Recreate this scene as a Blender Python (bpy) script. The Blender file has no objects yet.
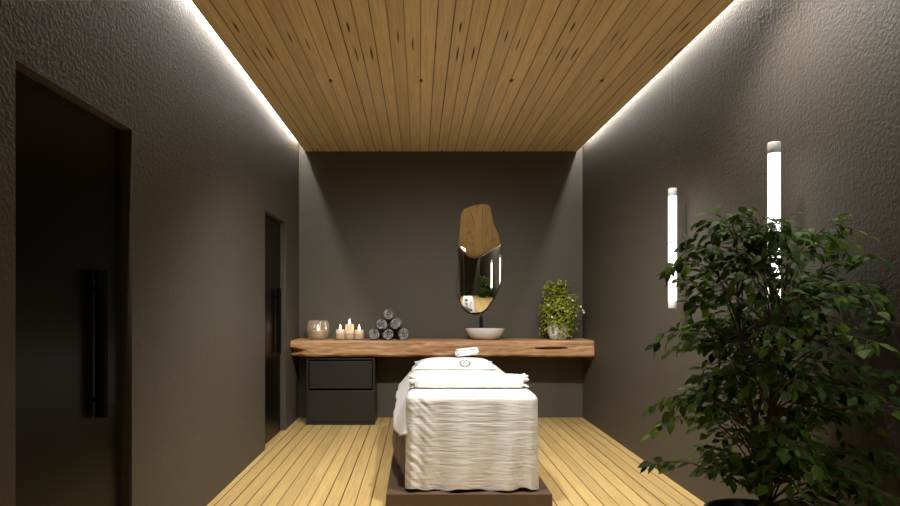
import bpy, bmesh, math, random
from mathutils import Vector, Matrix, noise
PI = math.pi
sc = bpy.context.scene
COL = sc.collection

# ------------------------------------------------------------------ helpers
def srgb(r, g, b):
    f = lambda c: (c/255/12.92) if c/255 <= .04045 else ((c/255+.055)/1.055)**2.4
    return (f(r), f(g), f(b), 1)

def lin(a, b, t): return a+(b-a)*t
def smooth(a, b, x):
    t = max(0, min(1, (x-a)/(b-a))); return t*t*(3-2*t)
def interp(pts, x):
    if x <= pts[0][0]: return pts[0][1]
    for (x0, y0), (x1, y1) in zip(pts, pts[1:]):
        if x <= x1: return lin(y0, y1, (x-x0)/(x1-x0))
    return pts[-1][1]
def nz(x, y, z=0): return noise.noise(Vector((x, y, z)))

class NT:
    """a small node-tree builder"""
    def __init__(s, name):
        s.m = bpy.data.materials.new(name); s.m.use_nodes = True
        s.t = s.m.node_tree; s.t.nodes.clear()
        s.out = s.t.nodes.new('ShaderNodeOutputMaterial')
    def n(s, typ, ins=None, **kw):
        d = s.t.nodes.new(typ)
        for k, v in kw.items(): setattr(d, k, v)
        for k, v in (ins or {}).items():
            if isinstance(v, bpy.types.NodeSocket): s.t.links.new(v, d.inputs[k])
            else: d.inputs[k].default_value = v
        return d
    def math(s, op, a, b=0.0, c=0.0):
        return s.n('ShaderNodeMath', {0: a, 1: b, 2: c}, operation=op).outputs[0]
    def mix(s, f, a, b, blend='MIX'):
        d = s.n('ShaderNodeMix', data_type='RGBA', blend_type=blend)
        for i, v in ((0, f), (6, a), (7, b)):
            if isinstance(v, bpy.types.NodeSocket): s.t.links.new(v, d.inputs[i])
            else: d.inputs[i].default_value = v
        return d.outputs[2]
    def rng(s, v, a, b, c=0.0, d=1.0, smoothstep=True):
        return s.n('ShaderNodeMapRange', {0: v, 1: a, 2: b, 3: c, 4: d},
                   interpolation_type='SMOOTHSTEP' if smoothstep else 'LINEAR').outputs[0]
    def obj(s): return s.n('ShaderNodeTexCoord').outputs['Object']
    def noise(s, vec, scale, detail=4, rough=.5, dist=0.0):
        return s.n('ShaderNodeTexNoise', {'Vector': vec, 'Scale': scale, 'Detail': detail, 'Roughness': rough, 'Distortion': dist})
    def mapping(s, vec, scale=(1, 1, 1), loc=(0, 0, 0)):
        return s.n('ShaderNodeMapping', {'Vector': vec, 'Scale': scale, 'Location': loc}).outputs[0]
    def bump(s, h, strength=.3, dist=.01):
        return s.n('ShaderNodeBump', {'Height': h, 'Strength': strength, 'Distance': dist}).outputs[0]
    def pbr(s, color, rough=.6, normal=None, **kw):
        ins = {'Base Color': color, 'Roughness': rough}
        if normal is not None: ins['Normal'] = normal
        ins.update(kw)
        d = s.n('ShaderNodeBsdfPrincipled', ins)
        s.t.links.new(d.outputs[0], s.out.inputs[0]); return s.m

def simple(name, color, rough=.6, bump=0, bscale=60, bdist=.003, **kw):
    t = NT(name); nrm = None
    if bump: nrm = t.bump(t.noise(t.obj(), bscale, 4).outputs[0], bump, bdist)
    return t.pbr(color, rough, nrm, **kw)

def emit(name, color, strength):
    t = NT(name)
    e = t.n('ShaderNodeEmission', {'Color': color, 'Strength': strength})
    t.t.links.new(e.outputs[0], t.out.inputs[0]); return t.m

# ------------------------------------------------------------------ materials
def plank_material(name, light, dark, groove_col, knots=False, gw=.035, rough=.5, shift=.01):
    t = NT(name); co = t.obj()
    sp = t.n('ShaderNodeSeparateXYZ', {0: co}); x, y = sp.outputs[0], sp.outputs[1]
    W = .096
    q = t.math('DIVIDE', t.math('SUBTRACT', x, shift), W)
    idx = t.math('FLOOR', q)
    fr = t.math('FRACT', q)
    idm = t.math('FLOORED_MODULO', idx, 7.0)
    r1 = t.n('ShaderNodeTexWhiteNoise', {'W': idm}, noise_dimensions='1D').outputs[0]
    r2 = t.n('ShaderNodeTexWhiteNoise', {'W': t.math('ADD', idm, 31.7)}, noise_dimensions='1D').outputs[0]
    edge = t.math('ABSOLUTE', t.math('SUBTRACT', fr, .5))
    gmask = t.rng(edge, .5-gw, .5-gw*.35)
    # every joint has its own depth
    jid = t.math('FLOORED_MODULO', t.math('FLOOR', t.math('ADD', q, .5)), 7.0)
    jr = t.n('ShaderNodeTexWhiteNoise', {'W': t.math('ADD', jid, 5.3)}, noise_dimensions='1D').outputs[0]
    gstr = t.math('MULTIPLY', gmask, t.rng(jr, 0, 1, .45, 1.0, False))
    v = t.n('ShaderNodeCombineXYZ', {0: x, 1: t.math('ADD', y, t.math('MULTIPLY', r1, 7.0)), 2: t.math('MULTIPLY', idm, 1.37)}).outputs[0]
    g1 = t.noise(t.mapping(v, (28, 1.1, 1)), 1.6, 5, .6, .8).outputs[0]
    g2 = t.noise(t.mapping(v, (170, 4, 1)), 1.0, 3, .6).outputs[0]
    g = t.math('ADD', t.math('MULTIPLY', g1, .7), t.math('MULTIPLY', g2, .3))
    f = t.rng(g, .34, .68)
    c = t.mix(f, light, dark)
    tone = t.rng(r2, 0, 1, .84, 1.12, False)
    c = t.mix(1.0, c, t.n('ShaderNodeCombineXYZ', {0: tone, 1: tone, 2: tone}).outputs[0], 'MULTIPLY')
    def mark(x0, y0, a, b, period=2.9):
        dx = t.math('WRAP', t.math('SUBTRACT', x, x0), .336, -.336)
        dy = t.math('WRAP', t.math('SUBTRACT', y, y0), period/2, -period/2)
        wob = t.math('MULTIPLY', t.math('SUBTRACT', g2, .5), .006)
        dx = t.math('DIVIDE', t.math('ADD', dx, wob), a*.75); dy = t.math('DIVIDE', dy, b*1.15)
        d = t.math('SQRT', t.math('ADD', t.math('MULTIPLY', dx, dx), t.math('MULTIPLY', dy, dy)))
        return t.rng(d, 1.4, .55)
    if knots:
        m = None
        for (x0, y0, a, b) in ((.248, 3.57, .009, .06), (.256, 3.96, .007, .10), (.358, 3.95, .008, .095), (-.039, 3.81, .006, .08),
                               (-.131, 3.70, .006, .07), (.015, 4.43, .018, .030), (.105, 3.82, .005, .06), (.30, 4.02, .004, .08)):
            k = mark(x0, y0, a, b)
            m = k if m is None else t.math('MAXIMUM', m, k)
        c = t.mix(t.math('MULTIPLY', m, .97), c, srgb(38, 24, 12))
        p = None
        for (x0, y0, a, b) in ((.151, 3.98, .010, .13), (.16, 3.55, .008, .2), (-.20, 3.45, .009, .16), (.06, 4.7, .012, .2)):
            k = mark(x0, y0, a, b)
            p = k if p is None else t.math('MAXIMUM', p, k)
        p = t.math('MULTIPLY', p, t.rng(t.noise(t.mapping(v, (60, 9, 1)), 1.5, 2).outputs[0], .45, .6))
        c = t.mix(t.math('MULTIPLY', p, .6), c, srgb(240, 222, 180))
    c = t.mix(gstr, c, groove_col)
    h = t.math('SUBTRACT', t.math('MULTIPLY', g, .06), gmask)
    return t.pbr(c, rough, t.bump(h, .5, .004), **{'Specular IOR Level': .35})

def wall_material():
    t = NT('dark_plaster'); co = t.obj()
    n1 = t.noise(co, 55, 2, .5, .5).outputs[0]
    n2 = t.noise(co, 150, 3, .55, .3).outputs[0]
    h = t.math('ADD', t.math('MULTIPLY', t.rng(n1, .3, .7), .75), t.math('MULTIPLY', n2, .45))
    tone = t.noise(co, 1.3, 3, .5).outputs[0]
    c = t.mix(tone, WALL_A, WALL_B)
    return t.pbr(c, .62, t.bump(h, .55, .003), **{'Specular IOR Level': .3})
WALL_A = (.080, .069, .053, 1); WALL_B = (.096, .083, .064, 1)

def slab_material():
    t = NT('live_edge_wood'); co = t.obj()
    v = t.mapping(co, (1.2, 16, 26))
    n0 = t.noise(t.mapping(co, (.8, 3, 4)), 2.0, 3, .5).outputs[0]
    n1 = t.noise(v, 1.3, 6, .6, 1.4).outputs[0]
    n2 = t.noise(t.mapping(co, (4, 90, 130)), 1.0, 3, .6).outputs[0]
    f = t.rng(t.math('ADD', t.math('MULTIPLY', n1, .72), t.math('MULTIPLY', n2, .28)), .34, .66)
    c = t.mix(f, srgb(204, 162, 116), srgb(152, 108, 70))
    c = t.mix(t.rng(n0, .45, .7, 0, .6), c, srgb(184, 134, 94))
    return t.pbr(c, .5, t.bump(n1, .25, .006))

def cloth_material(name, col, fine=260, strength=.25, rough=.85):
    t = NT(name); co = t.obj()
    n = t.noise(co, fine, 2, .6).outputs[0]
    return t.pbr(col, rough, t.bump(n, strength, .0015), **{'Sheen Weight': .15})

def crinkle_material():
    t = NT('crinkled_cotton'); co = t.obj()
    a = t.noise(t.mapping(co, (3.2, 1, 52)), 1.6, 4, .6, 1.0).outputs[0]
    b = t.noise(co, 240, 2).outputs[0]
    h = t.math('ADD', t.rng(a, .3, .7), t.math('MULTIPLY', b, .08))
    return t.pbr((.74, .73, .705, 1), .85, t.bump(h, .3, .003), **{'Sheen Weight': .15})

def glass_like(name, tint, haze, gloss=.12, rough=.06):
    t = NT(name)
    tr = t.n('ShaderNodeBsdfTransparent', {'Color': tint})
    df = t.n('ShaderNodeBsdfDiffuse', {'Color': (.8, .74, .66, 1)})
    tl = t.n('ShaderNodeBsdfTranslucent', {'Color': (.8, .72, .62, 1)})
    gl = t.n('ShaderNodeBsdfGlossy', {'Color': (1, 1, 1, 1), 'Roughness': rough})
    lw = t.n('ShaderNodeLayerWeight', {'Blend': .35})
    d2 = t.n('ShaderNodeMixShader', {0: .5, 1: df.outputs[0], 2: tl.outputs[0]})
    m1 = t.n('ShaderNodeMixShader', {0: t.math('MULTIPLY_ADD', lw.outputs['Facing'], haze*1.2, haze*.6), 1: tr.outputs[0], 2: d2.outputs[0]})
    m2 = t.n('ShaderNodeMixShader', {0: t.math('MULTIPLY_ADD', lw.outputs['Fresnel'], .6, gloss*.3), 1: m1.outputs[0], 2: gl.outputs[0]})
    t.t.links.new(m2.outputs[0], t.out.inputs[0]); return t.m

def leaf_material(name, dark, light, rough=.42, trans=.18):
    t = NT(name); co = t.obj()
    isl = t.n('ShaderNodeNewGeometry').outputs['Random Per Island']
    c = t.mix(isl, dark, light)
    p = t.n('ShaderNodeBsdfPrincipled', {'Base Color': c, 'Roughness': rough, 'Specular IOR Level': .2})
    tl = t.n('ShaderNodeBsdfTranslucent', {'Color': c})
    m = t.n('ShaderNodeMixShader', {0: trans, 1: p.outputs[0], 2: tl.outputs[0]})
    t.t.links.new(m.outputs[0], t.out.inputs[0]); return t.m

M = {}
M['ceil'] = plank_material('ceiling_boards', srgb(240, 214, 160), srgb(218, 186, 128), srgb(40, 28, 14), True, .05, .55)
M['floor'] = plank_material('floor_boards', srgb(208, 180, 120), srgb(188, 153, 93), srgb(44, 30, 14), False, .06, .5, -.014)
M['wall'] = wall_material()
M['slab'] = slab_material()
M['door'] = simple('black_gloss_door', (.0022, .0022, .0022, 1), .34, **{'Specular IOR Level': .12})
M['doorframe'] = simple('door_frame_black', (.008, .008, .008, 1), .5)
M['black'] = simple('black_metal', (.0015, .0015, .0015, 1), .8, **{'Specular IOR Level': .08})
M['blackshiny'] = simple('black_tap_metal', (.02, .02, .02, 1), .25, Metallic=1.0)
M['cab'] = simple('cabinet_lacquer', (.0145, .013, .0125, 1), .45)
M['plat'] = simple('platform_brown', (.095, .055, .032, 1), .6, .1, 30)
M['sheet'] = cloth_material('white_cotton', (.86, .85, .83, 1))
M['pillow'] = cloth_material('pillow_cotton', (.9, .9, .89, 1))
M['crinkle'] = crinkle_material()
M['blanket'] = cloth_material('quilted_blanket', (.84, .84, .82, 1), 180, .35)
M['stitch'] = simple('grey_stitching', (.36, .35, .33, 1), .8)
M['skirt'] = cloth_material('taupe_skirt', (.17, .135, .105, 1))
M['matt'] = cloth_material('table_padding', (.5, .48, .45, 1))
def terry():
    t = NT('grey_terry'); co = t.obj()
    a = t.noise(co, 55, 3, .6, .8).outputs[0]
    c = t.mix(t.rng(a, .38, .62), (.12, .12, .115, 1), (.58, .57, .54, 1))
    return t.pbr(c, .95, t.bump(t.noise(co, 240, 3).outputs[0], .8, .003))
M['towel'] = terry()
M['wax'] = simple('candle_wax', (.95, .76, .54, 1), .5, **{'Subsurface Weight': .0, 'Emission Color': (1, .6, .3, 1), 'Emission Strength': 0.0})
M['wick'] = simple('burnt_wick', (.01, .008, .006, 1), .9)
M['flame'] = emit('candle_flame', (1, .82, .52, 1), 20)
M['votive'] = glass_like('ribbed_votive_glass', (.93, .9, .86, 1), .27)
M['tray'] = glass_like('clear_tray_glass', (.95, .94, .92, 1), .07, .2)
M['ceramic'] = simple('white_ceramic', (.70, .67, .62, 1), .25)
M['potwhite'] = simple('white_pot_glaze', (.74, .72, .68, 1), .4)
M['mirror'] = simple('mirror_silver', (.86, .85, .83, 1), .0, Metallic=1.0)
M['mirrorback'] = simple('mirror_backing', (.02, .02, .02, 1), .5)
M['tube'] = emit('opal_tube_glow', (1, .98, .95, 1), 2.6)
M['tubecap'] = simple('tube_end_cap_metal', (.7, .68, .65, 1), .4)
M['wire'] = simple('suspension_wire', (.10, .095, .085, 1), .5)
M['led'] = emit('led_strip_glow', (1, .985, .965, 1), 138)
M['ledbox'] = simple('led_channel', (.5, .5, .5, 1), .5)
M['lens'] = emit('added_spot_lens', (1, .95, .88, 1), .8)  # lens glow of the added ceiling spots
M['potdark'] = simple('dark_planter', (.03, .028, .026, 1), .5, .2, 50)
M['soil'] = simple('potting_soil', (.02, .014, .009, 1), .95, 1, 60, .01)
M['bark'] = simple('grey_brown_bark', (.10, .075, .05, 1), .85, .6, 70)
M['leaf'] = leaf_material('ficus_leaf', (.014, .042, .004, 1), (.10, .17, .010, 1), .6, .32)
M['trail'] = leaf_material('trailing_leaf', (.12, .17, .012, 1), (.42, .44, .05, 1), .5, .25)
M['vine'] = simple('green_vine_stem', (.12, .16, .03, 1), .7)
M['petal'] = simple('white_petal', (.85, .84, .78, 1), .6)

# ------------------------------------------------------------------ object helpers
def obj(name, verts, faces, mat, parent=None, shade=True, loc=None):
    me = bpy.data.meshes.new(name)
    me.from_pydata([tuple(v) for v in verts], [], faces); me.update()
    if shade:
        for p in me.polygons: p.use_smooth = True
    if mat is not None: me.materials.append(mat)
    o = bpy.data.objects.new(name, me); COL.objects.link(o)
    if parent is not None: o.parent = parent
    if loc is not None: o.location = loc
    return o

def bmobj(name, bm, mat, parent=None, shade=False, loc=None):
    bmesh.ops.recalc_face_normals(bm, faces=bm.faces)
    me = bpy.data.meshes.new(name); bm.to_mesh(me); bm.free()
    if shade:
        for p in me.polygons: p.use_smooth = True
    me.materials.append(mat)
    o = bpy.data.objects.new(name, me); COL.objects.link(o)
    if parent is not None: o.parent = parent
    if loc is not None: o.location = loc
    return o

def box_bm(boxes, bevel=0, seg=2):
    bm = bmesh.new()
    for (x0, x1, y0, y1, z0, z1) in boxes:
        r = bmesh.ops.create_cube(bm, size=1)
        for v in r['verts']:
            v.co = Vector((lin(x0, x1, v.co.x+.5), lin(y0, y1, v.co.y+.5), lin(z0, z1, v.co.z+.5)))
    if bevel:
        bmesh.ops.bevel(bm, geom=bm.edges[:], offset=bevel, segments=seg, affect='EDGES', profile=.5)
    return bm
def box(name, b, mat, parent=None, bevel=0, seg=2):
    return bmobj(name, box_bm([b], bevel, seg), mat, parent)

def tag(o, label, cat, group=None, kind=None):
    o['label'] = label; o['category'] = cat
    if group: o['group'] = group
    if kind: o['kind'] = kind
    return o
def thing(name, label, cat, loc=(0, 0, 0), group=None, rz=0):
    o = bpy.data.objects.new(name, None); COL.objects.link(o)
    o.location = loc; o.rotation_euler = (0, 0, rz); o.empty_display_size = .1
    return tag(o, label, cat, group)
def struct(o): o['kind'] = 'structure'; return o

def lathe(profile, seg=40, sx=1, sy=1, wob=None):
    vs, fs = [], []
    for i, (r, z) in enumerate(profile):
        for k in range(seg):
            a = 2*PI*k/seg; rr = r*(1+(wob(a, z) if wob else 0))
            vs.append((rr*math.cos(a)*sx, rr*math.sin(a)*sy, z))
    for i in range(len(profile)-1):
        for k in range(seg):
            fs.append((i*seg+k, i*seg+(k+1) % seg, (i+1)*seg+(k+1) % seg, (i+1)*seg+k))
    return vs, fs

def tube(points, radii, seg=8, cap=True):
    """swept tube along points"""
    pts = [Vector(p) for p in points]; n = len(pts)
    if not hasattr(radii, '__len__'): radii = [radii]*n
    vs, fs = [], []; up = Vector((.13, .21, .97))
    for i, p in enumerate(pts):
        d = (pts[min(i+1, n-1)]-pts[max(i-1, 0)]).normalized()
        a = d.cross(up)
        if a.length < .05: a = d.cross(Vector((1, 0, 0)))
        a.normalize(); b = d.cross(a)
        for k in range(seg):
            t = 2*PI*k/seg
            vs.append(p+(a*math.cos(t)+b*math.sin(t))*radii[i])
    for i in range(n-1):
        for k in range(seg):
            fs.append((i*seg+k, i*seg+(k+1) % seg, (i+1)*seg+(k+1) % seg, (i+1)*seg+k))
    if cap:
        fs.append(tuple(range(seg-1, -1, -1))); fs.append(tuple((n-1)*seg+k for k in range(seg)))
    return vs, fs

class Soup:
    def __init__(s): s.v, s.f = [], []
    def add(s, vs, fs):
        o = len(s.v); s.v += [tuple(v) for v in vs]; s.f += [tuple(i+o for i in f) for f in fs]
    def build(s, name, mat, parent=None, shade=True, loc=None): return obj(name, s.v, s.f, mat, parent, shade, loc)

# ------------------------------------------------------------------ dimensions
XL, XR, YB, YF = -1.308, 1.782, 6.5, -1.5
ZC = 2.9                      # underside of the boarded ceiling
PL, PR = -1.243, 1.722        # edges of the boarded ceiling (light slots beyond)
ZT = 3.10
CAMZ = 1.248

# ------------------------------------------------------------------ camera
cam = bpy.data.cameras.new('camera'); co = bpy.data.objects.new('camera', cam); COL.objects.link(co)
co.location = (0, 0, CAMZ); co.rotation_euler = (PI/2, 0, 0)
cam.sensor_fit = 'HORIZONTAL'; cam.sensor_width = 36; cam.lens = 596.3/900*36
cam.shift_x = 31/900; cam.shift_y = 50/900; cam.clip_start = .02
sc.camera = co

# ------------------------------------------------------------------ room shell
struct(box('floor', (XL-.1, XR+.1, YF-.1, YB+.1, -.08, 0), M['floor']))
struct(box('ceiling', (PL, PR, YF, YB-.004, ZC, ZC+.035), M['ceil']))
struct(box('trim_1', (XL-.1, XR+.1, YF-.1, YB+.1, ZT, ZT+.1), M['wall']))       # the slab over the light slots
struct(box('wall_back', (XL-.12, XR+.12, YB, YB+.12, 0, ZT), M['wall']))
struct(box('wall_right', (XR, XR+.12, YF, YB, 0, ZT), M['wall']))
struct(box('wall_front', (XL-.12, XR+.12, YF-.12, YF, 0, ZT), M['wall']))
# left wall with two door recesses, cut as real openings
D1 = (1.933, 2.717); D2 = (5.066, 5.842); DH = 2.036; REC = .056
bm = box_bm([(XL-.12, XL, YF, D1[0], 0, ZT), (XL-.12, XL, D1[1], D2[0], 0, ZT), (XL-.12, XL, D2[1], YB, 0, ZT),
             (XL-.12, XL, D1[0], D1[1], DH, ZT), (XL-.12, XL, D2[0], D2[1], DH, ZT)])
struct(bmobj('wall_left', bm, M['wall']))

def make_door(i, y0, y1):
    xf = XL-.040
    d = box('door_%d' % i, (XL-.10, xf, y0+.045, y1-.045, .012, DH-.03), M['door'], None, .002)
    struct(d)
    bm = box_bm([(XL-.112, XL-REC+.004, y0+.001, y0+.042, .001, DH-.002), (XL-.112, XL-REC+.004, y1-.042, y1-.001, .001, DH-.002),
                 (XL-.112, XL-REC+.004, y0+.042, y1-.042, DH-.027, DH-.002)], .001, 1)
    bmobj('door_frame', bm, M['doorframe'], d)
    hy = y1-.245
    bmobj('door_handle', box_bm([(xf+.010, xf+.052, hy-.014, hy+.014, .775, 1.385), (xf-.001, xf+.012, hy-.008, hy+.008, .84, .856),
                                 (xf-.001, xf+.012, hy-.008, hy+.008, 1.30, 1.316)], .002, 1), M['black'], d)
    return d
make_door(1, *D1); make_door(2, *D2)

# ------------------------------------------------------------------ cove LED strips
def led(x, label):
    t = thing('led_strip', label, 'LED strip', (x, YF+.05, 3.012))
    s = 1 if x < 0 else -1
    L = YB-YF-.1
    bm = box_bm([(-.011, .011, 0, L, .0015, .012), (-.003, .003, 0, L, .012, ZT-3.012-.0005)])
    bmobj('channel', bm, M['ledbox'], t)
    obj('diffuser', [(-.009, .0, 0), (.009, 0, 0), (.009, L, 0), (-.009, L, 0)], [(3, 2, 1, 0)], M['led'], t, False)
led(XL+.023, 'glowing white LED strip in the slot along the left wall')
led(XR-.023, 'glowing white LED strip in the slot along the right wall')

# added spots, out of view: two give the table's overhead light, one brightens the tree
def spotlight(x, y, target, energy, angle, blend, label):
    t = thing('added_spotlight', label, 'spotlight', (x, y, ZC), 'added ceiling spotlights')
    v, f = lathe([(.034, 0), (.046, -.004), (.052, -.002), (.052, .0)], 32); obj('trim_ring', v, f, M['tubecap'], t)
    v, f = lathe([(.0, -.001), (.034, -.001)], 32); obj('lens', v, f, M['lens'], t)
    l = bpy.data.lights.new('added_spot_lamp', 'SPOT'); l.energy = energy; l.color = (1, .96, .91)
    l.spot_size = math.radians(angle); l.spot_blend = blend; l.shadow_soft_size = .035
    lo = bpy.data.objects.new('added_spot_lamp', l); COL.objects.link(lo); lo.parent = t; lo.location = (0, 0, -.03)
    d = Vector(target)-Vector((x, y, ZC-.03))
    lo.rotation_euler = d.to_track_quat('-Z', 'Y').to_euler()
spotlight(-.05, 3.18, (.25, 4.35, .7), 240, 122, 1.0, 'added ceiling spotlight brightening the table, on the side of the doors')
spotlight(.72, 3.18, (.30, 4.35, .7), 240, 122, 1.0, 'added ceiling spotlight brightening the table, on the side of the tube lamps')
spotlight(1.36, 2.80, (1.50, 2.4, 0), 70, 150, 1.0, 'added ceiling spotlight brightening the potted tree')  # added to brighten the top leaves and the wall beside them

# ------------------------------------------------------------------ pendant tubes
def tube_lamp(x, y, ztop, zbot, r, label):
    t = thing('pendant_tube_lamp', label, 'pendant lamp', (x, y, zbot), 'pendant light tubes')
    H = ztop-zbot; c = .052
    v, f = lathe([(0, c), (r, c), (r, H-c), (0, H-c)], 28); obj('glowing_tube', v, f, M['tube'], t)
    for z0, z1 in ((0, c), (H-c, H)):
        v, f = lathe([(0, z0), (r*.95, z0), (r*1.03, z0+.003), (r*1.03, z1-.003), (r*.95, z1), (0, z1)], 28); obj('end_cap', v, f, M['tubecap'], t)
    for dx in (-.55*r, .55*r):
        v, f = tube([(dx, 0, H-.002), (dx, 0, ZC-zbot)], .0005, 5); obj('suspension_wire', v, f, M['wire'], t)
TLX, TLR = 1.66, .0265
tube_lamp(TLX, 3.905, 1.998, 1.2125, TLR, 'glowing white tube lamp nearer the back wall, almost fully in view beside the tree')
tube_lamp(TLX, 2.788, 1.998, 1.2125, TLR, 'glowing white tube lamp nearer the camera, its lower half behind the leafy tree')

# ------------------------------------------------------------------ back wall counter (live-edge slab)
SY0, SZ0, SZ1 = 6.05, .698, .866
def slab():
    NX, NF = 300, 46
    x0, x1 = XL+.002, XR-.002
    prof = []
    vs, fs = [], []
    def ring(x):
        top_dip = .004*nz(x*2.1, 3)
        bot = SZ0+.016*nz(x*2.7, 9.1)+.008*nz(x*7, 4)
        pts = [(YB-.003, SZ1)]
        for k in range(1, 6): pts.append((lin(YB-.003, SY0+.03, k/5), SZ1))
        for k in range(NF+1):
            q = k/NF; z = lin(SZ1-.006, bot+.006, q)
            y = SY0+.012*nz(x*3.2, q*1.6)+.005*nz(x*11, q*5, 2)+.025*(1-smooth(0, .08, q))*.45+.02*(1-smooth(0, .12, 1-q))
            # lens-shaped split near the right end
            cx, cz = 1.345, .788+.01*(x-1.345)
            a = 1-((x-cx)/.165)**2
            if a > 0:
                hh = .0135*a**.7+.001
                y += .07*(1-smooth(hh*.7, hh*1.25, abs(z-cz)))
                y -= .006*math.exp(-((z-cz)/.03)**2)*a
            # deep notch at the left end
            b = smooth(-1.13, -1.30, x)
            zc = .765; hh = .006+.02*b
            y += .11*b*(1-smooth(hh*.5, hh*1.6, abs(z-zc)))
            y += .035*b*smooth(.80, .70, z)
            pts.append((y, z+top_dip*(1-q)))
        for k in range(1, 4): pts.append((lin(SY0+.03, YB-.003, k/3), bot))
        return pts
    for i in range(NX+1):
        x = lin(x0, x1, i/NX)
        r = ring(x); m = len(r)
        for (y, z) in r: vs.append((x, y, z))
    for i in range(NX):
        for k in range(m):
            k2 = (k+1) % m
            fs.append((i*m+k, i*m+k2, (i+1)*m+k2, (i+1)*m+k))
    fs.append(tuple(range(m-1, -1, -1))); fs.append(tuple(NX*m+k for k in range(m)))
    o = obj('wooden_counter', vs, fs, M['slab'])
    tag(o, 'thick live-edge brown wooden counter slab running along the back wall', 'counter')
slab()
CT = SZ1+.001

# ------------------------------------------------------------------ drawer cabinet
t = thing('drawer_cabinet', 'black two-drawer cabinet standing on the floor under the left of the wooden counter', 'cabinet', (-.8025, 6.29, 0))
W2 = .3505
cb = [(-W2, -W2+.022, -.19, .19, .0, .69), (W2-.022, W2, -.19, .19, 0, .69), (-W2+.022, W2-.022, -.19, .19, .668, .69),
      (-W2+.022, W2-.022, -.19, .19, 0, .03), (-W2+.022, W2-.022, .17, .19, .03, .668)]
bmobj('carcass', box_bm(cb, .0015, 1), M['cab'], t)
for (z0, z1, y0) in ((.372, .652, -.182), (.034, .352, -.196)):
    x0, x1 = (-W2+.030, W2-.030) if y0 > -.19 else (-W2+.004, W2-.004)
    d = box('drawer', (x0, x1, y0, y0+.022, z0, z1), M['cab'], t, .003)
    bmobj('drawer_box', box_bm([(-W2+.034, W2-.034, y0+.022, .15, z0+.02, z1-.04)]), M['cab'], d)

# ------------------------------------------------------------------ candles
def flame(parent, z, s=1.0):
    v, f = tube([(0, 0, z-.006), (.001, 0, z+.012*s)], .0018, 6); obj('wick', v, f, M['wick'], parent)
    pr = [(0, 0), (.006, .004), (.0098, .013), (.0095, .022), (.006, .036), (.0022, .050), (0, .056)]
    v, f = lathe([(r*s, z+.006+h*s) for r, h in pr], 14); obj('flame', v, f, M['flame'], parent)
def candle(x, y, r, h, label, group, z=CT):
    t = thing('pillar_candle', label, 'candle', (x, y, z), group)
    v, f = lathe([(0, 0), (r*.97, 0), (r, .004), (r, h-.006), (r*.96, h), (r*.8, h+.001), (r*.55, h-.006), (0, h-.008)], 36)
    obj('wax_body', v, f, M['wax'], t); flame(t, h-.006)
    return t
# round ribbed votive
vx, vy = -1.058, 6.26
t = thing('votive_holder', 'rounded ribbed glass candle holder at the left end of the counter', 'candle holder', (vx, vy, CT))
rib = lambda a, z: .012*math.cos(a*26)
pr = [(0, .0), (.075, .0), (.094, .012), (.108, .05), (.113, .10), (.110, .15), (.098, .198), (.094, .198), (.106, .15), (.109, .10), (.104, .05), (.09, .016), (.07, .006), (0, .006)]
v, f = lathe(pr, 104, wob=lambda a, z: rib(a, z) if z > .012 else 0); obj('ribbed_glass', v, f, M['votive'], t)
candle(vx, vy, .064, .088, 'wide lit candle inside the rounded ribbed glass holder', None, CT+.0075)
# clear tray
TX0, TX1, TY0, TY1 = -.897, -.557, 6.17, 6.33
t = thing('glass_tray', 'low clear glass tray holding three lit candles', 'tray', ((TX0+TX1)/2, (TY0+TY1)/2, CT))
hx, hy = (TX1-TX0)/2, (TY1-TY0)/2
bmobj('tray_base', box_bm([(-hx, hx, -hy, hy, 0, .006)]), M['tray'], t)
bmobj('tray_wall', box_bm([(-hx, hx, -hy, -hy+.005, .006, .07), (-hx, hx, hy-.005, hy, .006, .07), (-hx, -hx+.005, -hy+.005, hy-.005, .006, .07),
                           (hx-.005, hx, -hy+.005, hy-.005, .006, .07)]), M['tray'], t)
G = 'candles in the glass tray'
candle(-.824, 6.25, .0455, .094, 'short lit candle in the glass tray, on the side of the ribbed holder', G, CT+.0075)
candle(-.727, 6.25, .0440, .152, 'tallest lit candle in the middle of the glass tray', G, CT+.0075)
candle(-.627, 6.25, .0465, .090, 'short lit candle in the glass tray, on the side of the rolled towels', G, CT+.0075)

# ------------------------------------------------------------------ rolled grey towels
def roll_mesh(R, L, turns, seed, start=0.0):
    rnd = random.Random(seed)
    n = int(turns*26); th = R/(turns+.55)
    outer, inner = [], []
    for i in range(n+1):
        a = 2*PI*turns*i/n
        r = th*.55+th*(a/(2*PI))
        w = 1+.035*nz(a*.9, seed*3.1)
        A = start-a
        outer.append((r*w*math.cos(A), r*w*math.sin(A)))
        r2 = max(r*w-th*.60, .001)
        inner.append((r2*math.cos(A), r2*math.sin(A)))
    loop = outer+inner[::-1]; m = len(loop)
    vs, fs = [], []
    K = 8
    for j in range(K+1):
        q = j/K
        y = lin(-L/2, L/2, q)
        for i, (x, z) in enumerate(loop):
            u = i if i <= n else m-1-i
            bulge = .010*math.cos(u/n*PI*1.5+seed)*(1 if j == 0 else (-1 if j == K else 0))
            s = 1-.06*(1 if j in (0, K) else 0)*(0 if u < n*.8 else 1)
            vs.append((x*s, y+bulge, z*s))
    for j in range(K):
        for i in range(m):
            i2 = (i+1) % m
            fs.append((j*m+i, j*m+i2, (j+1)*m+i2, (j+1)*m+i))
    for j, rev in ((0, False), (K, True)):
        for i in range(n):
            q = (j*m+i, j*m+i+1, j*m+m-2-i, j*m+m-1-i)
            fs.append(q[::-1] if rev else q)
    return vs, fs
RT2 = .0625
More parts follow.
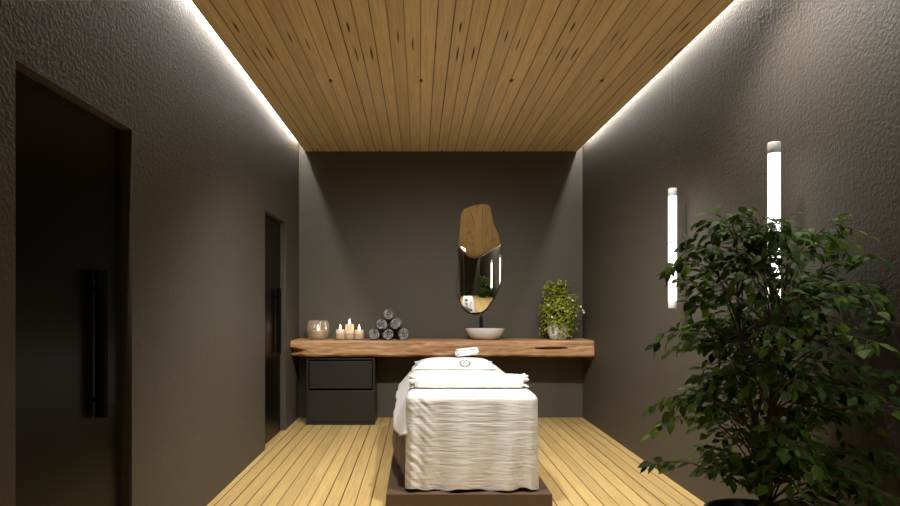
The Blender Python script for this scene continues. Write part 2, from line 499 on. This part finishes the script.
tw = [(-.457, 0, 'grey rolled towel at the bottom of the pyramid, next to the candles'),
      (-.315, 0, 'grey rolled towel in the middle of the bottom row of the pyramid'),
      (-.164, 0, 'grey rolled towel at the bottom of the pyramid, on the sink side'),
      (-.386, 1, 'grey rolled towel in the second row of the pyramid, candle side'),
      (-.240, 1, 'grey rolled towel in the second row of the pyramid, sink side'),
      (-.313, 2, 'single grey rolled towel on top of the pyramid')]
for i, (x, row, lab) in enumerate(tw):
    R = RT2 if row < 2 else .057
    z = CT+RT2+(0, .1015, .199)[row]+.0005
    v, f = roll_mesh(R, .30, 2.7, i+1, start=1.1*i)
    o = obj('rolled_towel', v, f, M['towel'], None, True, (x, 6.25, z))
    tag(o, lab, 'towel', 'rolled grey towels stacked in a pyramid')

# ------------------------------------------------------------------ basin and tap
t = thing('vessel_sink', 'shallow white bowl sink standing on the wooden counter', 'sink', (.692, 6.257, CT))
pr = [(0, 0), (.085, .0), (.115, .003), (.155, .022), (.185, .058), (.205, .108), (.203, .112), (.198, .110), (.178, .062), (.145, .030), (.09, .018), (.02, .014), (0, .014)]
v, f = lathe(pr, 56, 1, .87); obj('bowl', v, f, M['ceramic'], t)
v, f = lathe([(0, .017), (.020, .017), (.022, .0145), (.0, .0145)], 20); obj('drain', v, f, M['blackshiny'], t)
t = thing('basin_tap', 'slim black tap standing behind the white bowl sink', 'tap', (.672, 6.458, CT))
v, f = lathe([(0, 0), (.024, 0), (.024, .006), (.0165, .010), (.0165, .225), (.014, .232), (0, .232)], 24); obj('tap_body', v, f, M['blackshiny'], t)
v, f = tube([(0, -.008, .195), (0, -.05, .200), (0, -.11, .197), (0, -.13, .186), (0, -.135, .172)], .0095, 12); obj('spout', v, f, M['blackshiny'], t)
v, f = tube([(.0, 0, .230), (.0, -.004, .238), (.0, -.04, .252)], [.009, .006, .004], 10); obj('lever', v, f, M['blackshiny'], t)

# ------------------------------------------------------------------ mirror
def mirror():
    out = [(70, 62), (78, 47), (95, 38), (118, 31), (140, 28), (156, 30), (165, 38), (168, 55), (172, 78), (177, 97), (186, 118), (193, 140), (199, 168), (203, 195),
           (204, 220), (200, 262), (194, 292), (183, 318), (172, 338), (160, 357), (149, 372), (136, 381), (120, 385), (104, 384), (90, 378), (78, 367), (67, 348),
           (59, 326), (54, 303), (55, 285), (60, 262), (63, 235), (62, 205), (60, 178), (61, 150), (64, 120), (67, 90)]
    s = 6.5/6.455
    P = [((440+X/3.265-419)*.0109/s, CAMZ+(303-195-Y/3.265)*.0109/s) for X, Y in out]
    # refine the outline
    R = []
    n = len(P)
    for i in range(n):
        p0, p1, p2, p3 = P[i-1], P[i], P[(i+1) % n], P[(i+2) % n]
        for k in range(6):
            u = k/6
            R.append(tuple(.5*((2*p1[j])+(-p0[j]+p2[j])*u+(2*p0[j]-5*p1[j]+4*p2[j]-p3[j])*u*u+(-p0[j]+3*p1[j]-3*p2[j]+p3[j])*u**3) for j in (0, 1)))
    cx = sum(p[0] for p in R)/len(R); cz = sum(p[1] for p in R)/len(R)
    gx = [(.40, -.34), (.455, -.26), (.495, -.10), (.53, -.035), (.60, -.005), (.66, .022), (.72, .048), (.76, .054), (.83, .066), (.88, .085), (.93, .17)]
    gz = [(1.10, -.22), (1.24, -.19), (1.318, -.165), (1.335, -.050), (1.379, -.038), (1.55, -.014), (1.70, .007), (1.735, .010), (1.80, .128), (1.95, .118), (2.1, .112), (2.28, .108), (2.36, .16)]
    def integ(tab, a, b, N=160):
        h = (b-a)/N
        return sum(interp(tab, a+(i+.5)*h) for i in range(N))*h
    sh = [(.40, .10), (.45, .075), (.52, .0), (.58, -.03), (.64, -.02), (.70, .015), (.76, .05), (.90, .09)]
    def shift(x): return sum(interp(sh, x+d) for d in (-.03, -.015, 0, .015, .03))/5
    def G(x, z): return integ(gx, .62, x)+integ(gz, 1.60, z-shift(x)*smooth(1.62, 1.80, z))
    rings = 70; m = len(R)
    gmax = 0
    vs = [(cx, G(cx, cz), cz)]
    for k in range(1, rings+1):
        q = (k/rings)
        for (x, z) in R:
            X, Z = lin(cx, x, q), lin(cz, z, q)
            vs.append((X, G(X, Z), Z))
    gmax = max(v[1] for v in vs)
    off = YB-.012-gmax
    vs = [(x, y+off, z) for x, y, z in vs]
    fs = []
    for i in range(m): fs.append((0, 1+(i+1) % m, 1+i))
    for k in range(rings-1):
        a, b = 1+k*m, 1+(k+1)*m
        for i in range(m): fs.append((a+i, a+(i+1) % m, b+(i+1) % m, b+i))
    t = thing('wall_mirror', 'tall wavy frameless mirror with organic outline on the back wall above the sink', 'mirror', (0, 0, 0))
    o = obj('mirror_glass', vs, fs, M['mirror'], t)
    bm = bmesh.new(); bm.from_mesh(o.data); bmesh.ops.recalc_face_normals(bm, faces=bm.faces)
    if sum(f.normal.y for f in bm.faces) > 0: bmesh.ops.reverse_faces(bm, faces=bm.faces)
    bm.to_mesh(o.data); bm.free()
    rim = vs[1+(rings-1)*m:]
    bv = [(x, y+.0005, z) for x, y, z in rim]+[(x, YB-.001, z) for x, y, z in rim]
    bf = [(i, (i+1) % m, m+(i+1) % m, m+i) for i in range(m)]+[tuple(range(m, 2*m))]
    obj('mirror_backing', bv, bf, M['mirrorback'], t, False)
    # origin at the foot of the mirror
    zmin = min(v[2] for v in vs)
    t.location = (cx, YB, zmin)
    for ch in t.children: ch.location = (-cx, -YB, -zmin)
mirror()

# ------------------------------------------------------------------ platform + treatment table
PT = .09
o = box('bed_platform', (-.20, .809, 3.615, 5.72, 0, PT), M['plat'], None, .004)
tag(o, 'low dark brown platform under the treatment table', 'platform')

def contour(x0, x1, y0, y1, r, n=280):
    """points + outward normals + side weights around a rounded rectangle"""
    segs = []
    L = [(x1-x0-2*r), PI/2*r, (y1-y0-2*r), PI/2*r]*2
    tot = sum(L); out = []
    for i in range(n):
        s = tot*i/n; k = 0
        while s > L[k]: s -= L[k]; k += 1
        if k == 0: p, nn = (x0+r+s, y0), (0, -1)
        elif k == 2: p, nn = (x1, y0+r+s), (1, 0)
        elif k == 4: p, nn = (x1-r-s, y1), (0, 1)
        elif k == 6: p, nn = (x0, y1-r-s), (-1, 0)
        else:
            c = {1: (x1-r, y0+r, -PI/2), 3: (x1-r, y1-r, 0), 5: (x0+r, y1-r, PI/2), 7: (x0+r, y0+r, PI)}[k]
            a = c[2]+s/r
            p, nn = (c[0]+r*math.cos(a), c[1]+r*math.sin(a)), (math.cos(a), math.sin(a))
        out.append((p, nn, tot*i/n))
    return out

bed = thing('massage_table', 'padded massage table under white linen on the brown platform', 'massage table', (.325, 4.6, PT))
bo = Vector((-.325, -4.6, -PT))
mt = box('mattress', (-.05, .70, 3.70, 5.50, .50, .668), M['matt'], bed, .05, 4); mt.location = bo
s = Soup()   # floor-length skirt, swelling out on the door side
C = contour(-.055, .705, 3.72, 5.48, .05, 220); n = len(C); rows = 16
vs, fs = [], []
for k in range(rows+1):
    q = k/rows; z = lin(.56, PT+.003, q)
    for (p, nn, sl) in C:
        left = max(0, -nn[0])
        flare = left*(.035+.105*smooth(3.72, 4.45, p[1]))*math.sin(min(1, q*1.35)*PI/2)*(1-.25*smooth(.75, 1, q))
        w = .008*q*math.sin(sl*26)+.004*q*math.sin(sl*61+1)
        vs.append((p[0]+nn[0]*(flare+w), p[1]+nn[1]*w, z))
for k in range(rows):
    for i in range(n): fs.append((k*n+i, k*n+(i+1) % n, (k+1)*n+(i+1) % n, (k+1)*n+i))
o = obj('skirt', vs, fs, M['skirt'], bed); o.location = bo; o['label'] = 'taupe cloth skirt hanging to the platform'
m = o.modifiers.new('thick', 'SOLIDIFY'); m.thickness = .003; m.offset = 0

# white bed sheet
ST = .686
def bed_sheet():
    C = contour(-.068, .722, 3.678, 5.52, .055, 420); n = len(C)
    cx, cy = .322, 4.6
    vs, fs = [], []
    rings = [('t', .02), ('t', .3), ('t', .6), ('t', .8), ('t', .9), ('t', .96)]
    R = .05
    for k in range(6): rings.append(('r', k/5))
    for k in range(1, 20): rings.append(('d', k/19))
    for kind, q in rings:
        for (p, nn, sl) in C:
            left, right, back, front = max(0, -nn[0]), max(0, nn[0]), max(0, nn[1]), max(0, -nn[1])
            ix, iy = p[0]-nn[0]*R, p[1]-nn[1]*R
            if kind == 't':
                x, y = lin(cx, ix, q), lin(cy, iy, q)
                z = ST+.002*nz(x*6, y*6)
            elif kind == 'r':
                a = q*PI/2
                x, y = ix+nn[0]*R*math.sin(a), iy+nn[1]*R*math.sin(a); z = ST-R+R*math.cos(a)
            else:
                hem = .405*left+.42*right+.40*back+.45*front
                hem /= max(.001, left+right+back+front)
                hem += .012*math.sin(sl*5.1)
                if left > .5: hem += .10*smooth(4.3, 5.4, p[1])
                z = lin(ST-R, hem, q)
                fl = q*(left*(.062+.060*smooth(3.75, 4.2, p[1]))+right*.004+back*.01+front*.0)
                w = q*(.005*math.sin(sl*12+1.5*nz(sl*2, 1))+.002*math.sin(sl*31))*(1 if front < .5 else .0)
                if right > .5: w *= .3
                c = .003*nz(p[0]*20, p[1]*20, z*40)
                x, y = p[0]+nn[0]*(fl+w+c), p[1]+nn[1]*(fl+w+c)
            vs.append((x, y, z))
    nr = len(rings)
    fs.append(tuple(range(n)))
    for k in range(nr-1):
        for i in range(n): fs.append((k*n+i, (k+1)*n+i, (k+1)*n+(i+1) % n, k*n+(i+1) % n))
    o = obj('bed_sheet', vs, fs, M['sheet'])
    m = o.modifiers.new('thick', 'SOLIDIFY'); m.thickness = .003; m.offset = -1
    tag(o, 'smooth white sheet covering the massage table and hanging down its sides', 'bed sheet')
bed_sheet()

# crinkled coverlet draped over the foot end
def coverlet():
    x0, x1 = -.078, .733
    R = .05; zt = ST+.007; yf = 3.652; yb = 4.16; hem = .104
    LT = yb-(yf+R); LA = PI/2*R; LD = (zt-R)-hem
    tot = LT+LA+LD
    NU, NV = 210, 250
    flap = .045; rc = .055
    W = x1-x0
    wide = W-2*rc+PI*rc+2*flap
    vs, fs = [], []
    rnd = random.Random(4)
    for j in range(NV+1):
        s = tot*j/NV
        if s < LT: bp = (yb-s, zt); nn = (0, 1); drop = 0
        elif s < LT+LA:
            a = (s-LT)/R; bp = (yf+R-R*math.sin(a), zt-R+R*math.cos(a)); nn = (-math.sin(a), math.cos(a)); drop = 0
        else: bp = (yf, zt-R-(s-LT-LA)); nn = (-1, 0); drop = (s-LT-LA)/LD
        for i in range(NU+1):
            u = wide*i/NU
            ue = min(u, wide-u)                      # distance from the nearer free edge
            side = -1 if u < wide/2 else 1
            if ue < flap: ox, inn = 0, rc+(flap-ue)
            elif ue < flap+PI/2*rc:
                a = (flap+PI/2*rc-ue)/rc; ox, inn = rc-rc*math.sin(a), rc-rc*math.cos(a)
            else: ox, inn = rc+(ue-flap-PI/2*rc), 0
            x = x0+ox if side < 0 else x1-ox
            fx = (x-x0)/W
            inn *= (1-.55*drop) if side > 0 else 1
            # soft vertical folds that deepen towards the hem, and fine sideways crinkles
            f = 1.6*drop**.8*(.010*math.sin(fx*17+.9*drop)+.006*math.sin(fx*31+2+drop*1.5)+.012*math.exp(-((fx-.045)/.03)**2)-.010*math.exp(-((fx-.11)/.04)**2)
                          +.008*math.exp(-((fx-.42)/.05)**2)+.007*math.exp(-((fx-.93)/.03)**2))
            front = smooth(LT-.03, LT+.10, s)
            cr = front*(.0009*nz(fx*5+.6*nz(fx*3, s*6), s*40, 1)+.0009*nz(fx*9, s*85, 5))
            diag = .005*front*math.exp(-((fx-.08)/.10)**2)*nz(fx*22-s*26, s*9, 7)
            d = f+cr+diag+.0015*nz(x*9, s*9, 3)
            y = bp[0]+nn[0]*(d-inn); z = bp[1]+nn[1]*(d-inn)
            if drop > 0:
                x += side*0.006*drop*smooth(.12, 0, min(fx, 1-fx))+.003*nz(s*14, 2+side)*smooth(.1, 0, min(fx, 1-fx))
                z += drop**3*(.009*math.sin(fx*15+1.2)+.005*math.sin(fx*37)-.008*smooth(.08, 0, fx))
            vs.append((x, y, z))
    for j in range(NV):
        for i in range(NU):
            a = j*(NU+1)+i; fs.append((a, a+NU+1, a+NU+2, a+1))
    o = obj('coverlet', vs, fs, M['crinkle'])
    m = o.modifiers.new('thick', 'SOLIDIFY'); m.thickness = .003; m.offset = 1
    tag(o, 'off-white crinkled coverlet draped over the foot of the massage table', 'coverlet')
coverlet()

# folded blanket roll with ruffled ends
def blanket():
    zb = ST+.0115
    t = thing('folded_blanket', 'thick white folded blanket with ruffled ends lying across the massage table', 'blanket', (.322, 3.905, zb))
    H, Dp = .082, .19; X0, X1 = -.347, .347
    N = 64; NX = 90
    def sect(a):
        c, s = math.cos(a), math.sin(a); e = .5
        return Dp/2*math.copysign(abs(c)**e, c), H/2+H/2*math.copysign(abs(s)**.62, s)
    vs, fs = [], []
    for i in range(NX+1):
        q = i/NX; x = lin(X0, X1, q); e = min(q, 1-q); sh = 1-.10*(1-smooth(0, .03, e))
        for k in range(N):
            a = 2*PI*k/N; y, z = sect(a)
            band = math.exp(-((z-H*.74)/.011)**2)*(1 if y < 0 else 0)
            d = .0022*math.sin(x*230)*band+.003*nz(x*7, a*1.5)+.002*nz(x*20, a*4)
            seam = -.004*math.exp(-((z-H*.80)/.004)**2)*(1 if y < 0 else 0)
            cc, ss = math.cos(a), math.sin(a)
            vs.append((x, (y+cc*(d+seam))*sh, max(.0, H/2+(z-H/2+ss*(d+seam))*sh)))
    for i in range(NX):
        for k in range(N): fs.append((i*N+k, i*N+(k+1) % N, (i+1)*N+(k+1) % N, (i+1)*N+k))
    fs.append(tuple(range(N))); fs.append(tuple(NX*N+k for k in range(N-1, -1, -1)))
    obj('folded_body', vs, fs, M['blanket'], t)
    for sd in (-1, 1):
        vs, fs = [], []; NR = 7; NN = 132
        for j in range(NR):
            q = j/(NR-1)
            for k in range(NN):
                a = 2*PI*k/NN; y, z = sect(a)
                r = (.82-.12*q)+.36*q*math.sin(a*7+sd)+.15*q*nz(a*3, sd)
                xx = (X1-.006)+.034*q+.010*q*math.sin(a*7)
                vs.append((sd*xx, y*r*.9, max(.001, H/2+(z-H/2)*r)))
        for j in range(NR-1):
            for k in range(NN): fs.append((j*NN+k, j*NN+(k+1) % NN, (j+1)*NN+(k+1) % NN, (j+1)*NN+k))
        o = obj('ruffle', vs, fs, M['blanket'], t)
        mm = o.modifiers.new('thick', 'SOLIDIFY'); mm.thickness = .003; mm.offset = 0
blanket()

# pillow
PX, PY, PZ, PHX, PHY, PH = .31, 5.185, ST+.006, .335, .205, .078
def pil_z(u, v):
    e = max(0, (1-abs(u)**4.5))**.5*max(0, (1-abs(v)**(5 if v < 0 else 2.6)))**.55
    return PH*e*(1+.05*nz(u*2.2+3, v*2.2))+.004
def pillow():
    t = thing('pillow', 'plump white pillow with a grey crest at the head of the massage table', 'pillow', (PX, PY, PZ))
    N = 56; vs, fs = [], []
    def pos(u, v, top):
        # corners pulled out into points
        k = 1+.055*abs(u*v)**3-.05*(1-abs(u))*abs(v)**4-.03*(1-abs(v))*abs(u)**4
        z = pil_z(u, v) if top else .0025*(1-max(abs(u), abs(v)))
        z += .026*(abs(u)**5)*(abs(v)**5)*(1 if v > 0 else .2)
        return (u*PHX*k, v*PHY*k, z)
    for top in (1, 0):
        for j in range(N+1):
            for i in range(N+1): vs.append(pos(-1+2*i/N, -1+2*j/N, top))
    S = (N+1)**2
    for j in range(N):
        for i in range(N):
            a = j*(N+1)+i; q = (a, a+1, a+N+2, a+N+1)
            fs.append(q); fs.append(tuple(S+w for w in q[::-1]))
    def bd():
        for i in range(N): yield i, i+1
        for j in range(N): yield j*(N+1)+N, (j+1)*(N+1)+N
        for i in range(N, 0, -1): yield N*(N+1)+i, N*(N+1)+i-1
        for j in range(N, 0, -1): yield j*(N+1), (j-1)*(N+1)
    for a, b in bd(): fs.append((a, S+a, S+b, b))
    obj('cushion', vs, fs, M['pillow'], t)
    # embroidered crest: laurel ring, inner figure and two short stitched lines
    s = Soup()
    def v_at(a):                     # walk up the front slope by arc length
        v, acc, dv = -1.0, 0.0, .004
        while acc < a and v < .5:
            acc += math.hypot(dv*PHY, pil_z(.2, v+dv)-pil_z(.2, v)); v += dv
        return v
    def P(ex, ey, h=.0022):
        u = (ex+.075)/PHX; v = v_at(ey+.052)
        return Vector((u*PHX, v*PHY, pil_z(u, v)+h))
    def line(pts, r=.0022): s.add(*tube([P(*p) for p in pts], r, 6))
    Rr = .040; sy = .78
    for k in range(22):
        a = -PI/2+(k-10.5)/10.5*2.75
        c = (Rr*math.cos(a), Rr*math.sin(a)*sy)
        for dd in (-.6, .6):
            e = (c[0]+.014*math.cos(a+PI/2*(1 if k > 10 else -1)+dd), c[1]+.014*math.sin(a+PI/2*(1 if k > 10 else -1)+dd)*sy)
            line([c, ((c[0]+e[0])/2, (c[1]+e[1])/2), e], .0024)
    line([(Rr*math.cos(-PI/2+2.75*(i/20-1)), Rr*sy*math.sin(-PI/2+2.75*(i/20-1))) for i in range(41)], .0016)
    line([(-.016, .016), (-.010, .004), (-.004, .014), (.004, .004), (.010, .016)], .002)
    line([(-.012, -.004), (.0, -.016), (.012, -.004), (.0, .004), (-.012, -.004)], .002)
    line([(0, -.016), (.0, -.028)], .002)
    for dx in (-1, 1):
        line([(dx*.052, -.040), (dx*.068, -.041), (dx*.095, -.041)], .0016)
    s.build('embroidered_crest', M['stitch'], t)['label'] = 'grey embroidered laurel crest'
    return t
pillow()

# small white rolled towel on the pillow
v, f = roll_mesh(.039, .215, 2.2, 9, 2.0)
o = obj('hand_towel_roll', v, f, M['pillow'])
a = Vector((.305, 5.11, ST+.1285)); b = Vector((.525, 5.225, ST+.143))
d = (b-a).normalized()
o.rotation_mode = 'QUATERNION'; o.rotation_quaternion = d.to_track_quat('Y', 'Z'); o.location = (a+b)/2
tag(o, 'small white rolled towel resting on top of the pillow', 'towel')

# ------------------------------------------------------------------ leaves
def leaf(s, p, d, up, L, W, fold=.25, curl=.25, k=4):
    """one pointed ovate leaf: midrib p -> p+d*L, drooping by curl"""
    d = d.normalized(); side = d.cross(up)
    if side.length < .01: side = d.cross(Vector((1, .3, 0)))
    side.normalize(); n = side.cross(d).normalized()
    o = len(s.v); prof = [(0, .0), (.18, .62), (.42, 1.0), (.72, .66), (1, 0)]
    for (q, w) in prof:
        c = p+d*(L*q)-n*(curl*L*q*q)
        if w == 0: s.v.append(tuple(c)); continue
        e = side*(W*.5*w); lift = n*(W*.5*w*fold)
        s.v += [tuple(c-e+lift), tuple(c), tuple(c+e+lift)]
    i = o
    s.f += [(i, i+2, i+1), (i, i+3, i+2), (i+1, i+2, i+5, i+4), (i+2, i+3, i+6, i+5), (i+4, i+5, i+8, i+7), (i+5, i+6, i+9, i+8), (i+7, i+8, i+10), (i+8, i+9, i+10)]

# trailing plant in the white pot
def counter_plant():
    rnd = random.Random(11)
    t = thing('trailing_plant', 'bushy yellow-green trailing plant in a white pot at the right end of the counter', 'potted plant', (1.462, 6.265, CT))
    pr = [(0, 0), (.072, 0), (.088, .012), (.108, .06), (.114, .105), (.108, .150), (.098, .180), (.091, .180), (.10, .150), (.104, .105), (.08, .05), (0, .04)]
    v, f = lathe(pr, 44); obj('pot', v, f, M['potwhite'], t)
    v, f = lathe([(0, .168), (.05, .172), (.094, .164), (.094, .155), (0, .150)], 28); obj('soil', v, f, M['soil'], t)
    st, lf = Soup(), Soup()
    for i in range(150):
        a = rnd.uniform(0, 2*PI); up = rnd.uniform(.10, .36) if i % 3 else rnd.uniform(.26, .40)
        out = rnd.uniform(.05, .205)*(1 if up < .32 else .75)
        p = Vector((.06*math.cos(a)*rnd.random(), .06*math.sin(a)*rnd.random(), .165))
        top = Vector((out*.6*math.cos(a), out*.6*math.sin(a), .165+up))
        drop = rnd.uniform(.03, .30) if i % 4 else 0.0
        end = Vector((out*math.cos(a)*1.06, out*math.sin(a)*1.06, max(.02, .165+up-drop)))
        pts = []
        for k in range(11):
            q = k/10
            c = p*(1-q)**2+top*(2*q*(1-q))*1.0+end*q*q
            c.z += .10*math.sin(q*PI)*(up/.3)
            rr = math.hypot(c.x, c.y)
            if c.z < .19 and rr < .128 and k > 2:
                sgn = .128/max(rr, .001); c.x *= sgn; c.y *= sgn
            c.y = min(c.y, .205)
            if c.x > .24: c.x = .24
            pts.append(c)
        st.add(*tube(pts, .0016, 4, False))
        for k in range(2, 11):
            for _ in range(3):
                c = pts[k].lerp(pts[k-1], rnd.random())
                d = Vector((rnd.gauss(0, 1), rnd.gauss(0, 1), rnd.gauss(-.25, .6)))
                q = c+d.normalized()*.006
                if q.y > .215: continue
                L = rnd.uniform(.018, .031)
                leaf(lf, q, d, Vector((rnd.gauss(0, .3), -.5+rnd.gauss(0, .3), 1)), L, L*.85, .1, .15)
    for i in range(1500):            # the dense cushion of small leaves
        a = rnd.uniform(0, 2*PI); h = rnd.random()
        z = lin(.05, .43, h); R = interp([(0, .15), (.25, .185), (.6, .19), (.85, .165), (1, .09)], h)*rnd.uniform(.72, 1.05)
        if h < .45 and math.cos(a+PI/2) > .1 and rnd.random() < .75-h: continue      # the pot shows through in front
        c = Vector((R*math.cos(a)*1.02, R*math.sin(a), z+.02*rnd.gauss(0, 1)))
        if c.z < .03 or c.y > .205: continue
        if c.z < .19 and math.hypot(c.x, c.y) < .13: continue
        d = Vector((math.cos(a)*.6+rnd.gauss(0, .5), math.sin(a)*.6+rnd.gauss(0, .5), -.9+rnd.gauss(0, .5)))
        L = rnd.uniform(.018, .030)
        leaf(lf, c, d, Vector((math.cos(a), math.sin(a), .9)), L, L*.85, .1, .2)
    # a stray spray with pale flowers towards the wall
    pts = [Vector((.02, -.02, .34)), Vector((.12, -.05, .40)), Vector((.19, -.05, .36)), Vector((.25, -.05, .30))]
    st.add(*tube(pts, .0016, 4, False))
    for k in range(26):
        q = rnd.random()*2.99; i = int(q); c = pts[i].lerp(pts[i+1], q-i)
        d = Vector((rnd.gauss(0, 1), rnd.gauss(0, 1), rnd.gauss(0, .8))); L = rnd.uniform(.016, .026)
        leaf(lf, c, d, Vector((0, -.4, 1)), L, L*.85, .1, .15)
    fp = [(.245, -.06, .305), (.215, -.08, .345), (.02, -.06, .455), (.09, -.07, .435), (-.13, -.10, .36), (.13, -.08, .41), (.06, -.15, .30), (-.05, -.14, .38), (.16, -.10, .25), (-.10, -.15, .24), (.255, -.05, .285)]
    for (x, y, z) in fp:
        fl = Soup()
        for k in range(5):
            a = k*2*PI/5
            leaf(fl, Vector((x, y, z)), Vector((math.cos(a), -.5, math.sin(a))), Vector((0, -1, .1)), .014, .011, .05, .05)
        bmf = fl.build('flower', M['petal'], t)
    st.build('vine_stems', M['vine'], t); lf.build('foliage', M['trail'], t)
counter_plant()

# tall ficus in front of the right wall
def ficus():
    rnd = random.Random(23)
    BX, BY = 1.385, 2.41
    t = thing('potted_tree', 'tall leafy dark green tree in a dark pot by the right wall', 'potted tree', (BX, BY, 0))
    pr = [(0, 0), (.165, 0), (.175, .01), (.205, .22), (.218, .375), (.216, .388), (.205, .392), (.198, .386), (.190, .34), (0, .33)]
    v, f = lathe(pr, 56); o = obj('pot', v, f, M['potdark'], t)
    v, f = lathe([(0, .352), (.10, .350), (.188, .345), (.186, .335), (0, .333)], 32, wob=None); obj('soil', v, f, M['soil'], t)
    tr, br, lf = Soup(), Soup(), Soup()
    XM = XR-BX-.035
    def trunk_pt(q, ph, sp):
        return Vector((.02+.035*math.sin(q*4+ph)*(.3+q)+sp*math.cos(ph)*q, .03*math.cos(q*3.3+ph)*(.3+q)+sp*math.sin(ph)*q, .34+q*1.16))
    trunks = [(0.4, .03), (2.6, .10), (4.7, .09)]
    for ph, sp in trunks:
        tr.add(*tube([trunk_pt(i/14, ph, sp) for i in range(15)], [lin(.0125, .003, i/14) for i in range(15)], 8))
    def env(z):           # crown radius at height z
        return interp([(.42, .18), (.50, .32), (.60, .40), (.75, .41), (1.0, .40), (1.2, .36), (1.4, .33), (1.52, .29), (1.62, .24)], z)
    def put_leaf(p, d):
        if p.x > XM or math.hypot(p.x+BX-TLX, p.y+BY-2.788) < .10: return
        if p.z < .50 and (p.x < .02 or math.hypot(p.x, p.y) < .34) and p.y < .12: return
        if p.z < .58 and p.x < -.22: return
        L = rnd.uniform(.034, .058)
        d = Vector((d.x, d.y, d.z-rnd.uniform(.25, .9)))
        d += Vector((rnd.gauss(0, .45), rnd.gauss(0, .45), rnd.gauss(0, .25)))
        d.normalize()
        if p.x+d.x*L > XM+.01: d.x = -abs(d.x)
        up = Vector((rnd.gauss(0, .35), rnd.gauss(-.25, .35), 1))
        pet = p+d*.012
        br.add(*tube([p, pet], .0008, 3, False))
        leaf(lf, pet, d, up, L, L*rnd.uniform(.52, .68), .22, rnd.uniform(.1, .4))
    nb = 0
    for i in range(130):
        ph, sp = trunks[i % 3]
        z_t = .50+1.12*(((i*.618034) % 1.0)**1.0)
        ang = rnd.uniform(0, 2*PI)
        R = env(z_t)*rnd.uniform(.4, 1.02)
        if math.cos(ang) > 0 and math.sin(ang) < .1 and z_t < 1.3: R *= 1.35
        if z_t > 1.28 and math.cos(ang) > .1: R *= 1.3
        start_z = max(.40, z_t-rnd.uniform(.05, .28)-R*.25)
        p0 = trunk_pt(min(1, max(.0, (start_z-.34)/1.16)), ph, sp)
        ex, ey = R*math.cos(ang), R*math.sin(ang)
        ex = min(ex, XM-.02)
        end = Vector((ex, ey, z_t-.05*R/.4))
        mid = p0.lerp(end, .55); mid.z = max(p0.z, end.z)+rnd.uniform(.02, .09)
        K = 9; pts = []
        for k in range(K+1):
            q = k/K
            c = p0*(1-q)**2+mid*(2*q*(1-q))+end*q*q
            c += Vector((nz(i*3.1, q*3), nz(i*5.7, q*3), nz(i*7.3, q*3)))*.03*q
            c.x = min(c.x, XM)
            if c.x < -.15: c.z = max(c.z, .56)
            c.z = max(c.z, .405) if math.hypot(c.x, c.y) < .24 else max(c.z, .33)
            pts.append(c)
        br.add(*tube(pts, [lin(.0042, .0012, k/K) for k in range(K+1)], 5, False))
        for k in range(3, K+1):
            fr = k/K
            dirn = (pts[k]-pts[k-1]).normalized()
            # side twigs with leaves
            if k % 2 == 1 or k == K:
                for sd in (-1, 1):
                    L = rnd.uniform(.05, .12)*(1.1-.5*fr)+.02
                    tdir = (dirn+sd*Vector((-dirn.y, dirn.x, 0))*rnd.uniform(.7, 1.2)+Vector((0, 0, rnd.uniform(-.3, .3)))).normalized()
                    q0 = pts[k]; tp = [q0+tdir*L*u/3-Vector((0, 0, .03*(u/3)**2)) for u in range(4)]
                    for c in tp: c.x = min(c.x, XM)
                    if tp[-1].z < .45 or (tp[-1].x < -.2 and tp[-1].z < .56): continue
                    br.add(*tube(tp, .001, 3, False))
                    for c in tp[1:]: put_leaf(c, tdir)
            put_leaf(pts[k], dirn+Vector((rnd.gauss(0, .8), rnd.gauss(0, .8), 0)))
        put_leaf(pts[-1], dirn)
    tr.build('trunk', M['bark'], t); br.build('branches', M['bark'], t); lf.build('foliage', M['leaf'], t)
    print('ficus leaves', len(lf.v)//11)
ficus()

# ------------------------------------------------------------------ world and view
w = bpy.data.worlds.new('dark_world'); sc.world = w; w.use_nodes = True
w.node_tree.nodes['Background'].inputs[0].default_value = (0, 0, 0, 1)
sc.view_settings.view_transform = 'Standard'; sc.view_settings.look = 'None'
sc.view_settings.exposure = 0.0; sc.view_settings.gamma = 1.0; sc.view_settings.use_curve_mapping = False
sc.cycles.use_denoising = True
sc.cycles.max_bounces = 10; sc.cycles.diffuse_bounces = 6; sc.cycles.transparent_max_bounces = 16
sc.cycles.sample_clamp_indirect = 6.0
